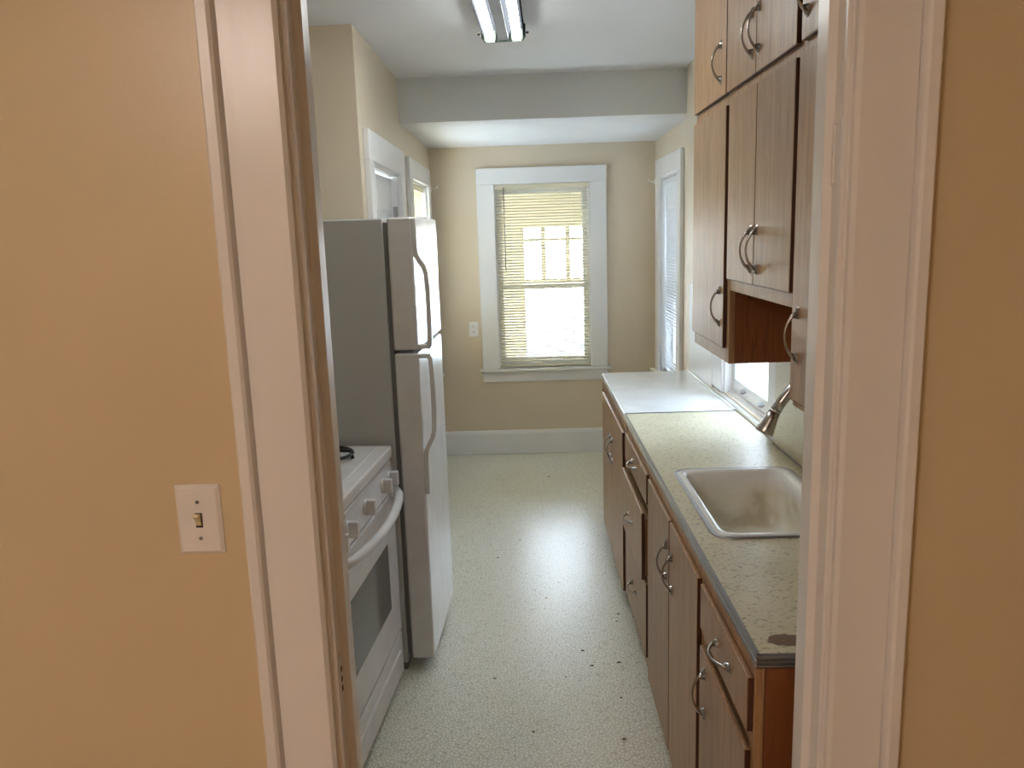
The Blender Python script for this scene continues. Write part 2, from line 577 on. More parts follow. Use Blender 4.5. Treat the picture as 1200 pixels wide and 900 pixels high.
# baseboards
b = BM(); prism(b, [(YB, 0), (YB - .02, 0), (YB - .02, .165), (YB - .012, .185), (YB, .19)], 0, XL + .001, XF - .001)
bb = struct('baseboard_back', b, TRIM, None, 'tall white baseboard under the far window', 'baseboard')
b = BM(); box(b, XL + .021, XF - .025, YB - .034, YB - .021, 0, .016, .004, 2); struct('shoe_moulding', b, TRIM, bb)
b = BM(); prism(b, [(XL, 0), (XL + .02, 0), (XL + .02, .165), (XL + .012, .185), (XL, .19)], 1, 4.775, YB - .04)
struct('baseboard_left', b, TRIM, None, 'white baseboard under the left-hand blind-covered window', 'baseboard')
b = BM(); prism(b, [(XF, 0), (XF - .02, 0), (XF - .02, .165), (XF - .012, .185), (XF, .19)], 1, 4.76, YB - .04)
struct('baseboard_right', b, TRIM, None, 'white baseboard beyond the base cabinets', 'baseboard')

# ------------------------------------------------------------------ doorway trim, hall side and jambs
def casing_profile(s):
    """moulded casing: distance from the opening edge, depth towards the hall (s mirrors it)"""
    return [(s * d, -p) for d, p in ((.004, 0), (.004, .012), (.010, .018), (.0885, .018), (.090, .013), (.0915, .018), (.0935, .027), (.098, .031), (.112, .031), (.116, .026), (.116, 0))]
def door_side(name, x, s, lab):
    root = struct_root(name, (x, HY, 0), lab, 'door trim')
    b = BM(); prism(b, [(x + px, HY + py) for px, py in casing_profile(s)], 2, 0, DH + .118)
    struct('casing', b, TRIMOLD, root)
    # jamb board with a bead on its hall edge and a stop strip
    b = BM()
    q = -s
    J = [(x + s * .02, HY), (x, HY), (x, HY + .002), (x + q * .004, HY + .006), (x + q * .004, HY + .014), (x, HY + .018),
         (x, HY + .052), (x + q * .013, HY + .056), (x + q * .013, HY + .092), (x + q * .011, HY + .094), (x + q * .002, HY + .098), (x, HY + .10), (x, KY), (x + s * .02, KY)]
    prism(b, J, 2, 0, DH)
    struct('jamb', b, TRIMOLD, root)
    b = BM(); prism(b, [(x + s * .004, KY), (x + s * .004, KY + .014), (x + s * .01, KY + .018), (x + s * .105, KY + .018), (x + s * .105, KY)], 2, 0, DH + .1)
    struct('kitchen_casing', b, TRIM, root)
    return root
dl = door_side('trim_1', DL, -1, 'painted doorway trim and jamb beside the light switch')
dr = door_side('trim_2', DR, 1, 'painted doorway trim and jamb beside the wooden cabinets')
# painted-over hinge mortises on one jamb, latch mortise on the other
for z0, z1 in ((0.955, 1.03),):
    b = BM(); box(b, DL - .001, DL + .0025, HY + .022, HY + .046, z0, z1, .001); struct('hinge_leaf', b, TRIMOLD, dl)
b = BM()
for z in (0.965, 0.982, 1.0):
    box(b, DL + .002, DL + .0035, HY + .032, HY + .038, z, z + .01, .0008)
struct('screw_hole', b, SLOT, dl)
b = BM()
box(b, DR - .003, DR + .001, HY + .022, HY + .026, 1.78, 1.865)
box(b, DR - .003, DR + .001, HY + .046, HY + .05, 1.78, 1.865)
box(b, DR - .003, DR + .001, HY + .022, HY + .05, 1.775, 1.78)
box(b, DR - .003, DR + .001, HY + .022, HY + .05, 1.865, 1.87)
struct('hinge_mortise', b, TRIMOLD, dr)
root = struct_root('trim_3', (0, HY, DH), 'painted head trim across the top of the doorway', 'door trim')
b = BM(); prism(b, [(HY, DH + .004), (HY - .018, DH + .010), (HY - .018, DH + .088), (HY - .03, DH + .1), (HY - .03, DH + .116), (HY, DH + .116)], 0, DL - .115, DR + .115)
struct('casing', b, TRIMOLD, root)
b = BM(); box(b, DL, DR, HY, KY, DH, DH + .02); struct('jamb', b, TRIMOLD, root)

# ------------------------------------------------------------------ windows
def blind(name, loc, axis, a0, a1, z0, z1, depth, tilt, mat, lab, cord_at, wand=None, flip=1, pitch=.0215, sag=None, width=.025):
    """venetian blind; axis 'x' spans x at y=loc, axis 'y' spans y at x=loc. tilt in degrees from level."""
    mid = (a0 + a1) / 2
    org = (mid, loc, z1) if axis == 'x' else (loc, mid, z1)
    root = thing(name, org, lab, 'window blind', 'blinds hung in the kitchen windows')
    def P(a, d, z):
        return (a, loc + d, z) if axis == 'x' else (loc + d, a, z)
    def bx(bm, a, a2, d, d2, z, z2, bev=0.0):
        p, q = P(a, d, z), P(a2, d2, z2)
        box(bm, min(p[0], q[0]), max(p[0], q[0]), min(p[1], q[1]), max(p[1], q[1]), z, z2, bev)
    b = BM(); bx(b, a0, a1, -.014, .014, z1 - .034, z1, .002); obj('headrail', b, mat, root)
    b = BM()
    n = int((z1 - .045 - z0 - .018) / pitch)
    for k in range(n):
        z = z1 - .046 - k * pitch
        t = tilt if sag is None else sag(k / n)
        c, s = math.cos(R(t)), math.sin(R(t))
        prof = []
        for u, w in ((-1, 0), (-.5, .0011), (0, .0015), (.5, .0011), (1, 0)):
            x, y = u * width / 2, w
            prof.append((x * c - y * s, x * s + y * c))
        for u, w in ((.5, .0005), (0, .0009), (-.5, .0005)):
            x, y = u * width / 2, w
            prof.append((x * c - y * s, x * s + y * c))
        v0 = [b.verts.new(P(a0 + .006, d * flip, z + h)) for d, h in prof]
        v1 = [b.verts.new(P(a1 - .006, d * flip, z + h)) for d, h in prof]
        m = len(prof)
        for i in range(m):
            b.faces.new((v0[i], v0[(i + 1) % m], v1[(i + 1) % m], v1[i]))
        b.faces.new(v0); b.faces.new(v1)
    bmesh.ops.recalc_face_normals(b, faces=b.faces)
    obj('slats', b, mat, root)
    b = BM(); bx(b, a0 + .004, a1 - .004, -.012, .012, z0, z0 + .014, .003); obj('bottom_rail', b, mat, root)
    for ca in cord_at:
        b = BM()
        for d in (-.0135, .0135):
            tube(b, [P(ca, d, z0 + .01), P(ca, d, z1 - .03)], .0011, 6)
        obj('ladder_cord', b, PLASTIC, root)
    if wand is not None:
        b = BM(); tube(b, [P(wand[0], -.026 * flip, z1 - .02), P(wand[0], -.026 * flip, wand[1])], .0036, 8)
        obj('tilt_wand', b, GASKET, root)
    return root

def sash_window(name, loc, axis, sgn, a0, a1, z0, z1, cas, stool, wallt, lab, proud=.026, meet=None, sill=True, colr=None, sashd=0.07, lower_glass_only=False):
    """double-hung window: jamb liner, casing, stool, apron, two glazed sashes. sgn = direction (along the wall normal axis) to the outside"""
    colr = colr or TRIM
    mid = (a0 + a1) / 2
    org = (mid, loc, z0) if axis == 'x' else (loc, mid, z0)
    root = struct_root(name, org, lab, 'window')
    def bx(bm, a, a2, d, d2, z, z2, bev=0.0, seg=1):
        d, d2 = loc + sgn * d, loc + sgn * d2
        d, d2 = min(d, d2), max(d, d2)
        if axis == 'x':
            box(bm, a, a2, d, d2, z, z2, bev, seg)
        else:
            box(bm, d, d2, a, a2, z, z2, bev, seg)
    cl, cr, ct, cb = cas
    b = BM()
    bx(b, a0 - cl, a0, -proud, 0, z0, z1, .003)
    bx(b, a1, a1 + cr, -proud, 0, z0, z1, .003)
    bx(b, a0 - cl, a1 + cr, -proud, 0, z1, z1 + ct, .003)
    struct('window_casing', b, colr, root)
    b = BM()
    bx(b, a0 - .001, a0 + .012, -.002, wallt, z0, z1)
    bx(b, a1 - .012, a1 + .001, -.002, wallt, z0, z1)
    bx(b, a0 + .012, a1 - .012, -.002, wallt, z1 - .012, z1 + .001)
    bx(b, a0 + .012, a1 - .012, .02, wallt + .03, z0 - .01, z0 + .012)
    struct('window_jamb', b, colr, root)
    if sill:
        b = BM(); bx(b, a0 - cl - stool[0], a1 + cr + stool[1], -proud - .035, .03, z0 - .022, z0, .005, 2); struct('window_stool', b, colr, root)
        b = BM(); bx(b, a0 - cl, a1 + cr, -.018, 0, z0 - .022 - cb, z0 - .022, .003); struct('window_apron', b, colr, root)
    meet = meet or (z0 + z1) / 2
    i0, i1 = a0 + .012, a1 - .012
    for nm, za, zb, d in (('lower_sash', z0 + .012, meet + .02, sashd), ('upper_sash', meet - .02, z1 - .012, sashd + .036)):
        b = BM()
        bx(b, i0, i0 + .036, d, d + .034, za, zb, .002)
        bx(b, i1 - .036, i1, d, d + .034, za, zb, .002)
        bx(b, i0 + .036, i1 - .036, d, d + .034, za, za + (.06 if nm == 'lower_sash' else .036), .002)
        bx(b, i0 + .036, i1 - .036, d, d + .034, zb - (.036 if nm == 'lower_sash' else .05), zb, .002)
        s = struct(nm, b, colr, root)
        b = BM(); bx(b, i0 + .034, i1 - .034, d + .015, d + .019, za + .03, zb - .03); struct('glass_pane', b, GLASS, s)
    return root

sash_window('window_1', YB, 'x', 1, W1[0], W1[1], W1[2], W1[3], (.134, .126, .12, .086), (.022, .022), .15, 'white-cased double-hung window in the far wall', meet=1.31, sashd=.085)
blind('window_blind', YB - .006, 'x', W1[0] + .004, W1[1] - .004, .70, 2.082, 0, 18, BLIND_CREAM,
      'cream slatted blind with open slats in the far window', (-.10, .355), wand=(-.155, 1.44))
sash_window('window_2', XF, 'y', 1, W2[0], W2[1], W2[2], W2[3], (.115, .115, .125, .08), (.022, .022), .16, 'white-cased window on the counter side, in the corner beyond the cabinets', sashd=.08)
blind('window_blind', XF + .030, 'y', W2[0] + .016, W2[1] - .016, .695, 2.066, 0, -62, BLIND_WHITE,
      'white closed slatted blind in the corner window beyond the cabinets', (W2[0] + .12, W2[1] - .12),
      sag=lambda f: -66 if f < .55 else -66 + 40 * (f - .55) / .45)
sash_window('window_4', XL, 'y', -1, W4[0], W4[1], W4[2], W4[3], (.12, .115, .12, .08), (.022, .022), .13, 'white-cased window past the white door, above the refrigerator top', sashd=.07)
blind('window_blind', XL - .030, 'y', W4[0] + .016, W4[1] - .016, .715, 2.058, 0, 55, BLIND_YELLOW,
      'ivory slatted blind in the window past the white door', (W4[0] + .12, W4[1] - .12))
w3 = sash_window('window_3', XN, 'y', 1, W3[0], W3[1], W3[2], W3[3], (.095, .19, .10, .0), (0, 0), .10, 'white window behind the faucet, half hidden by the wall cabinets', proud=.016, sill=False, sashd=.036, meet=1.56)
b = BM(); prism(b, [(XN - .012, .916), (XN - .012, .930), (XN + .035, .958), (XN + .07, .958), (XN + .07, .930), (XN + .0, .916)], 1, W3[0] - .09, W3[1] + .19)
struct('window_stool', b, TRIM, w3)
for y in (3.28, 3.56):
    b = BM()
    tube(b, [(XN + .034, y - .016, .992), (XN + .022, y - .012, .984), (XN + .018, y, .982), (XN + .022, y + .012, .984), (XN + .034, y + .016, .992)], [.007, .005, .004, .005, .007], 8)
    struct('sash_lift', b, RIMSTEEL, w3)

# small curtain-rod brackets at the corner ends of two casings
for nm, x, s, y, z, lab in (('curtain_bracket', XF - .028, -1, 6.055, 2.06, 'small white curtain hook on the corner window casing'),
                            ('curtain_bracket', XL + .028, 1, 6.02, 2.06, 'small white curtain hook on the casing past the white door')):
    b = BM()
    box(b, min(x, x + s * .004), max(x, x + s * .004), y - .012, y + .006, z - .02, z + .02, .001)
    tube(b, [(x, y, z), (x + s * .03, y, z), (x + s * .045, y, z + .006), (x + s * .047, y, z + .02)], .0045, 8)
    single(nm, b, PLASTIC, (x, y, z), lab, 'hook')

# ------------------------------------------------------------------ white door in the left wall
d = struct_root('door_1', (XL, (D1[0] + D1[1]) / 2, 0), 'white panelled door with white casing beyond the refrigerator', 'door')
b = BM()
box(b, XL, XL + .027, D1[0] - .105, D1[0], 0, D1[3] , .003)
box(b, XL, XL + .027, D1[1], D1[1] + .13, 0, D1[3], .003)
box(b, XL, XL + .027, D1[0] - .105, D1[1] + .13, D1[3], D1[3] + .135, .003)
struct('door_casing', b, TRIM, d)
b = BM()
box(b, xa, XL + .002, D1[0] - .001, D1[0] + .014, 0, D1[3])
box(b, xa, XL + .002, D1[1] - .014, D1[1] + .001, 0, D1[3])
box(b, xa, XL + .002, D1[0] + .014, D1[1] - .014, D1[3] - .014, D1[3] + .001)
struct('door_jamb', b, TRIM, d)
b = BM()
y0, y1, x1 = D1[0] + .018, D1[1] - .018, XL - .035
box(b, x1 - .035, x1 - .008, y0, y1, .01, D1[3] - .024)
for ya, yb, za, zb in ((y0, y0 + .11, .01, D1[3] - .024), (y1 - .11, y1, .01, D1[3] - .024), ((y0 + y1) / 2 - .05, (y0 + y1) / 2 + .05, .01, D1[3] - .024)):
    box(b, x1 - .010, x1, ya, yb, za, zb, .002)
for za, zb in ((.01, .24), (.86, 1.02), (1.86, D1[3] - .024)):
    box(b, x1 - .010, x1 - .0005, y0 + .1, y1 - .1, za, zb, .002)
lf = struct('door_leaf', b, TRIM, d)
b = BM(); lathe(b, [(.024, 0), (.024, .006), (.010, .010), (.010, .030), (.025, .040), (.028, .052), (.020, .062), (.004, .064)], 20, (x1, y0 + .06, .95), 'x'); struct('door_knob', b, CHROME, lf)
b = BM(); box(b, XL - .03, XL - .004, D1[1] - .02, D1[1] - .012, 1.80, 1.89, .002); struct('door_hinge', b, RIMSTEEL, d)

# ------------------------------------------------------------------ switch and outlet
def plate(bm, cx, cz, y, w, h):
    prism(bm, [(cx - w / 2, cz - h / 2), (cx + w / 2, cz - h / 2), (cx + w / 2, cz + h / 2), (cx - w / 2, cz + h / 2)], 1, y - .002, y)
    loft(bm, [[(cx + sx * w / 2, y - .002, cz + sz * h / 2) for sx, sz in ((-1, -1), (1, -1), (1, 1), (-1, 1))],
              [(cx + sx * (w / 2 - .006), y - .0065, cz + sz * (h / 2 - .006)) for sx, sz in ((-1, -1), (1, -1), (1, 1), (-1, 1))]], smooth=False)
sw = thing('light_switch', (-.529, HY, 1.29), 'white toggle light switch on the beige wall beside the doorway', 'light switch')
b = BM(); plate(b, -.529, 1.29, HY, .0715, .1150); obj('wall_plate', b, PLASTIC, sw)
b = BM(); box(b, -.5345, -.5235, HY - .0072, HY - .0055, 1.278, 1.302); obj('toggle_slot', b, SLOT, sw)
b = BM(); prism(b, [(HY - .0055, 1.281), (HY - .0085, 1.282), (HY - .011, 1.290), (HY - .019, 1.299), (HY - .017, 1.303), (HY - .0055, 1.300)], 0, -.5335, -.5255); obj('toggle', b, IVORY, sw, label='ivory toggle lever')
for z in (1.320, 1.260):
    b = BM(); lathe(b, [(.003, 0), (.003, .0012), (.001, .0016)], 12, (0, 0, 0), 'x')
    bmesh.ops.rotate(b, verts=b.verts, cent=(0, 0, 0), matrix=Matrix.Rotation(R(-90), 3, 'Z'))
    bmesh.ops.translate(b, verts=b.verts, vec=(-.529, HY - .0063, z))
    obj('screw', b, GASKET, sw)
ou = thing('wall_outlet', (-.421, YB, 1.0), 'white electrical outlet on the far wall beside the window', 'outlet')
b = BM(); plate(b, -.421, 1.001, YB, .074, .117); obj('wall_plate', b, PLASTIC, ou)
for z in (1.022, .980):
    b = BM()
    box(b, -.437, -.405, YB - .0085, YB - .006, z - .014, z + .014, .001)
    f = obj('receptacle', b, PLASTIC, ou)
    b = BM()
    box(b, -.430, -.4275, YB - .0092, YB - .0083, z - .002, z + .008)
    box(b, -.4145, -.412, YB - .0092, YB - .0083, z - .002, z + .008)
    box(b, -.4235, -.4185, YB - .0092, YB - .0083, z - .010, z - .005)
    obj('slot', b, SLOT, f)

# ------------------------------------------------------------------ cabinet handles
def handle_bm(length=.108, proj=.030):
    """bowed bar pull along z with pointed feet, standing out along -x"""
    b = BM()
    h = length / 2
    pts, rad = [], []
    for k in range(13):
        t = -1 + 2 * k / 12
        pts.append((-.004 - (proj - .004) * (1 - t * t) ** .8, 0, t * h))
        rad.append(.0029 + .0030 * abs(t) ** 3)
    tube(b, pts, rad, 8, flat=1.0)
    for s in (-1, 1):
        loft(b, [[(0, -.0075, s * (h + .012)), (0, .0, s * (h + .015)), (0, .0075, s * (h + .012)), (0, .006, s * (h - .014)), (0, -.006, s * (h - .014))],
                 [(-.007, -.005, s * (h + .006)), (-.007, .0, s * (h + .008)), (-.007, .005, s * (h + .006)), (-.011, .004, s * (h - .012)), (-.011, -.004, s * (h - .012))]], smooth=False)
    return b
HM = bpy.data.meshes.new('bow_handle')
hb = handle_bm(); hb.to_mesh(HM); hb.free()
HM.materials.append(CHROME)
for p in HM.polygons:
    p.use_smooth = len(p.vertices) == 4
def handle(parent, x, y, z, horizontal=False):
    o = bpy.data.objects.new('handle', HM)
    COL.objects.link(o)
    o.parent = parent
    o.location = Vector((x, y, z)) - wloc(parent)
    if horizontal:
        o.rotation_euler = (R(90), 0, 0)
    return o

def panel(bm, x0, x1, y0, y1, z0, z1):
    """lipped door or drawer front facing -x with a softened face edge"""
    box(bm, x0, x1, y0, y1, z0, z1, .003, 2)

def dup(root, loc, props):
    r = root.copy(); COL.objects.link(r); r.location = loc
    for k, v in props.items():
        r[k] = v
    for ch in list(root.children):
        c = ch.copy(); COL.objects.link(c); c.parent = r
        for g in list(ch.children):
            e = g.copy(); COL.objects.link(e); e.parent = c
    return r

# ------------------------------------------------------------------ base cabinets
FX = .418      # face frame front
BACKX = .905
TOPZ = .888
def base_cabinet(y0, y1, lab, name='base_cabinet', doors=(), drawers=(), end=False):
    t = thing(name, (FX, (y0 + y1) / 2, 0), lab, 'base cabinet', 'wooden base cabinets under the worktop')
    g = .0006
    y0 += g; y1 -= g
    b = BM()
    box(b, FX + .020, BACKX, y0, y0 + .018, .0, TOPZ)
    box(b, FX + .020, BACKX, y1 - .018, y1, .0, TOPZ)
    box(b, BACKX - .012, BACKX, y0 + .018, y1 - .018, .0, TOPZ)
    box(b, FX + .020, BACKX - .012, y0 + .018, y1 - .018, .10, .118)
    obj('carcass', b, REDBROWN, t, label='red-brown stained side panels')
    b = BM(); box(b, FX + .055, FX + .067, y0 + .018, y1 - .018, 0, .098); obj('toe_kick', b, INSIDE, t)
    # face frame: stiles, top rail, and one rail between stacked fronts; the frame fills everything not behind a front
    b = BM()
    box(b, FX, FX + .0195, y0, y0 + .032, .085, TOPZ, .0015)
    box(b, FX, FX + .0195, y1 - .032, y1, .085, TOPZ, .0015)
    box(b, FX, FX + .0195, y0 + .032, y1 - .032, TOPZ - .045, TOPZ, .0015)
    box(b, FX, FX + .0195, y0 + .032, y1 - .032, .085, .13, .0015)
    zs = sorted({d[2] for d in drawers})
    for z in zs:
        box(b, FX, FX + .0195, y0 + .032, y1 - .032, z - .03, z + .01, .0015)
    obj('face_frame', b, OAK, t)
    for (a0, a1, z0, z1, dx, hy, hz) in doors:
        b = BM(); panel(b, FX - .0125 - dx, FX - .0005 - dx, a0, a1, z0, z1)
        box(b, FX - .0005 - dx, FX + .012, a0 + .009, a1 - .009, z0 + .009, z1 - .009)
        dr_ = obj('door', b, OAK, t)
        handle(dr_, FX - .0125 - dx, hy, hz)
        b = BM(); box(b, FX - .0115 - dx, FX - .0003 - dx, a0 - .0008, a0 + .0004, z0 + .002, z1 - .002); obj('edge_band', b, OAKDARK, dr_, label='dark stained door edge')
    for (a0, a1, z0, z1, dx, hy, hz) in drawers:
        b = BM(); panel(b, FX - .0125 - dx, FX - .0005 - dx, a0, a1, z0, z1)
        box(b, FX - .0005 - dx, FX + .30, a0 + .012, a1 - .012, z0 + .012, z1 - .03)
        dw = obj('drawer', b, OAK, t)
        handle(dw, FX - .0125 - dx, hy, hz, True)
        b = BM(); box(b, FX - .0115 - dx, FX - .0003 - dx, a0 - .0008, a0 + .0004, z0 + .002, z1 - .002); obj('edge_band', b, OAKDARK, dw, label='dark stained drawer edge')
    return t
base_cabinet(1.425, 1.875, 'wooden base cabinet at the doorway end, one drawer above a single door',
             doors=[(1.443, 1.858, .095, .700, 0, 1.80, .600)], drawers=[(1.432, 1.858, .745, .862, 0, 1.625, .802)])
base_cabinet(1.875, 2.745, 'wooden base cabinet with double doors under the sink',
             doors=[(1.895, 2.292, .095, .860, 0, 2.243, .716), (2.302, 2.722, .095, .860, 0, 2.338, .716)])
base_cabinet(2.745, 3.40, 'wooden base cabinet of three stacked drawers',
             drawers=[(2.765, 3.385, .748, .862, 0, 3.08, .803), (2.800, 3.39, .445, .705, .012, 3.105, .575), (2.775, 3.38, .145, .440, .0, 3.08, .286)])
base_cabinet(3.42, 4.56, 'wooden double-door base cabinet under the white worktop',
             doors=[(3.452, 3.905, .095, .845, .004, 3.86, .65), (3.912, 4.375, .095, .845, .004, 3.955, .648)])

# ------------------------------------------------------------------ worktops
SX0, SX1, SY0, SY1 = .472, .868, 2.005, 2.640
t = thing('speckled_worktop', (.42, 2.44, TOPZ), 'cream speckled laminate worktop around the sink with metal edging', 'worktop')
b = BM()
hx0, hx1, hy0, hy1 = SX0 + .016, SX1 - .016, SY0 + .016, SY1 - .016
zt = .914
box(b, .424, hx0, 1.424, 3.512, TOPZ, zt)
box(b, hx1, .9165, 1.424, 3.512, TOPZ, zt)
box(b, .9165, .9285, 1.424, 2.955, TOPZ, zt)
box(b, hx0, hx1, 1.424, hy0, TOPZ, zt)
box(b, hx0, hx1, hy1, 3.512, TOPZ, zt)
obj('worktop_surface', b, LAMINATE, t)
def edging(bm, pts_fn, a, c):
    pass
b = BM()
prof = [(.424, TOPZ), (.419, TOPZ), (.4175, TOPZ + .003), (.4188, TOPZ + .006), (.4165, TOPZ + .009), (.4165, TOPZ + .014), (.4188, TOPZ + .016), (.4165, TOPZ + .019), (.4175, zt - .003), (.420, zt + .0005), (.427, zt + .0005), (.427, zt - .004), (.424, zt - .006)]
prism(b, prof, 1, 1.420, 3.512)
obj('metal_edging', b, ALU, t)
b = BM()
prof2 = [(1.424, TOPZ), (1.419, TOPZ), (1.4175, TOPZ + .003), (1.4188, TOPZ + .006), (1.4165, TOPZ + .009), (1.4165, TOPZ + .014), (1.4188, TOPZ + .016), (1.4165, TOPZ + .019), (1.4175, zt - .003), (1.420, zt + .0005), (1.427, zt + .0005), (1.427, zt - .004), (1.424, zt - .006)]
prism(b, prof2, 0, .4195, .9285)
obj('metal_edging', b, plain('dark_edging', (.26, .235, .21), .36, 1.0), t, label='darker brownish end strip')  # end strip in a darker, browner metal than the front edging
t = thing('white_worktop', (.42, 4.04, TOPZ), 'plain white laminate worktop beyond the speckled one', 'worktop')
b = BM(); box(b, .421, .9185, 3.519, 4.585, TOPZ, zt, .002); obj('worktop_surface', b, WHITECT, t)
b = BM(); box(b, .418, .4205, 3.519, 4.585, TOPZ, zt - .002, .0008); obj('edge_band', b, WHITECT, t)
b = BM(); box(b, .421, .905, 3.5122, 3.5188, TOPZ + .004, zt + .0025); obj('joint_strip', b, plain('joint_strip_grey', (.16, .17, .17), .4, .6), t, label='dark joint strip')
b = BM(); box(b, .9045, .9165, 3.522, 4.58, zt + .0003, zt + .009, .003, 2); obj('back_lip', b, WHITECT, t)
# speckled backsplash, and the white wall panel beyond it
b = BM(); box(b, XN - .020, XN - .0005, KY + .02, 2.948, zt + .0005, 1.275, .002)
single('speckled_backsplash', b, LAMBACK, (XN - .01, 2.2, zt), 'cream speckled laminate backsplash panel behind the sink', 'backsplash')
b = BM(); box(b, XN - .0128, XN - .0005, 4.0, 4.583, zt + .0003, 1.42, .002)  # added panel; its white stands in for strong light on the wall
single('lit_wall_panel', b, TRIM, (XN - .005, 4.36, zt), 'white panel standing in for the brightly lit wall behind the white worktop', 'backsplash')
b = BM(); tube(b, [(XN - .024, 2.94, zt + .003), (XN - .025, 2.6, zt + .004), (XN - .024, 2.2, zt + .003), (XN - .024, 1.5, zt + .003)], .0026, 8)
single('caulk_bead', b, plain('grey_sealant', (.30, .28, .24), .6), (XN - .024, 2.2, zt), 'thin grey sealant line where worktop meets speckled backsplash', 'sealant')

# ------------------------------------------------------------------ sink
sk = thing('kitchen_sink', ((SX0 + SX1) / 2, (SY0 + SY1) / 2, zt), 'white stained single-bowl sink with steel rim', 'sink')
def rl(i, z, r):
    return [(x, y, z) for x, y in rrect(SX0 + i, SX1 - i, SY0 + i, SY1 - i, r)]
b = BM()
loft(b, [rl(.0, zt + .0006, .055), rl(.001, zt + .004, .054), rl(.005, zt + .0055, .051), rl(.010, zt + .0045, .047), rl(.011, zt + .001, .046), rl(.011, zt - .006, .046), rl(.002, zt - .006, .053)], cap_last=False)
obj('steel_rim', b, RIMSTEEL, sk)
b = BM()
def rb(i, j, z, r):
    return [(x, y, z) for x, y in rrect(SX0 + i, SX1 - i, SY0 + j, SY1 - j, r)]
loft(b, [rb(.0115, .0115, zt - .002, .045), rb(.0115, .0115, zt + .003, .045), rb(.015, .015, zt + .006, .042), rb(.030, .030, zt + .006, .045), rb(.038, .038, zt - .002, .05), rb(.042, .044, zt - .03, .055),
         rb(.046, .055, zt - .12, .055), rb(.056, .068, zt - .155, .055), rb(.078, .095, zt - .172, .05), rb(.15, .22, zt - .178, .04)])
obj('bowl', b, PORCELAIN, sk)
cx, cy = (SX0 + SX1) / 2, (SY0 + SY1) / 2
b = BM(); lathe(b, [(.046, zt - .177), (.044, zt - .1745), (.034, zt - .1755), (.030, zt - .1775), (.006, zt - .1775)], 24, (cx, cy, 0)); obj('drain_strainer', b, RIMSTEEL, sk)

# ------------------------------------------------------------------ faucet
fc = thing('faucet', (.8895, 2.32, zt), 'brushed nickel pull-down faucet bent over the sink', 'faucet')
fy = 2.32
b = BM(); lathe(b, [(.0195, zt + .0006), (.0195, zt + .008), (.0185, zt + .016), (.018, zt + .05), (.0175, zt + .12), (.014, zt + .13)], 24, (.8895, fy, 0)); obj('faucet_body', b, STEEL, fc)
b = BM()
pts = [(.8895, fy, zt + .12), (.8895, fy, zt + .20), (.884, fy, zt + .27), (.868, fy, zt + .325), (.842, fy, zt + .358), (.812, fy, zt + .362), (.783, fy, zt + .350), (.757, fy, zt + .326), (.736, fy, zt + .298), (.720, fy, zt + .272)]
tube(b, pts, .0165, 16); obj('spout', b, STEEL, fc)
b = BM()
tube(b, [(.7205, fy, zt + .2725), (.719, fy, zt + .270)], .0174, 16)
tube(b, [(.718, fy, zt + .268), (.708, fy, zt + .248), (.697, fy, zt + .225), (.690, fy, zt + .211), (.687, fy, zt + .205)], [.0170, .0195, .0245, .0275, .0262], 18)
obj('spray_head', b, STEEL, fc)
b = BM(); tube(b, [(.885, fy - .016, zt + .085), (.885, fy - .05, zt + .10), (.883, fy - .10, zt + .125)], [.008, .006, .005], 10); obj('lever', b, STEEL, fc)

# ------------------------------------------------------------------ wall cabinets
UX = .648
def wall_cabinet(y0, y1, z0, lab, lower, upper, lowrail):
    t = thing('wall_cabinet', (XN, (y0 + y1) / 2, z0), lab, 'wall cabinet', 'wooden wall cabinets above the worktop')
    g = .0006
    y0 += g; y1 -= g
    zt_ = CZ - .004
    b = BM()
    box(b, UX + .0195, XN - .001, y0, y0 + .016, z0, zt_)
    box(b, UX + .0195, XN - .001, y1 - .016, y1, z0, zt_)
    box(b, XN - .010, XN - .001, y0 + .016, y1 - .016, z0, zt_)
    box(b, UX + .0195, XN - .010, y0 + .016, y1 - .016, z0 + .012, z0 + .028)
    box(b, UX + .0195, XN - .010, y0 + .016, y1 - .016, zt_ - .016, zt_)
    obj('carcass', b, REDBROWN, t, label='dark red-brown stained sides and underside')
    b = BM()
    box(b, UX, UX + .019, y0, y0 + .028, z0, zt_, .0015)
    box(b, UX, UX + .019, y1 - .028, y1, z0, zt_, .0015)
    box(b, UX, UX + .019, y0 + .028, y1 - .028, z0, z0 + lowrail, .0015)
    box(b, UX, UX + .019, y0 + .028, y1 - .028, 2.085, 2.135, .0015)
    box(b, UX, UX + .019, y0 + .028, y1 - .028, zt_ - .05, zt_, .0015)
    obj('face_frame', b, OAK, t)
    for (a0, a1, za, zb, hy, hz) in list(lower) + list(upper):
        b = BM(); panel(b, UX - .0125, UX - .0005, a0, a1, za, zb)
        box(b, UX - .0005, UX + .011, a0 + .009, a1 - .009, za + .009, zb - .009)
        dd = obj('door', b, OAK, t)
        handle(dd, UX - .0125, hy, hz)
        b = BM()
        box(b, UX - .0115, UX - .0003, a0 - .0008, a0 + .0004, za + .002, zb - .002)
        box(b, UX - .0115, UX - .0003, a0 + .002, a1 - .002, za - .0008, za + .0004)
        obj('edge_band', b, OAKDARK, dd, label='dark stained door edge')
    return t
wall_cabinet(2.595, 3.125, 1.282, 'tall wooden wall cabinet next to the corner window, handles on its near edge',
             [(2.628, 3.113, 1.330, 2.092, 2.672, 1.462)], [(2.640, 3.113, 2.128, 2.575, 2.70, 2.232)], .05)
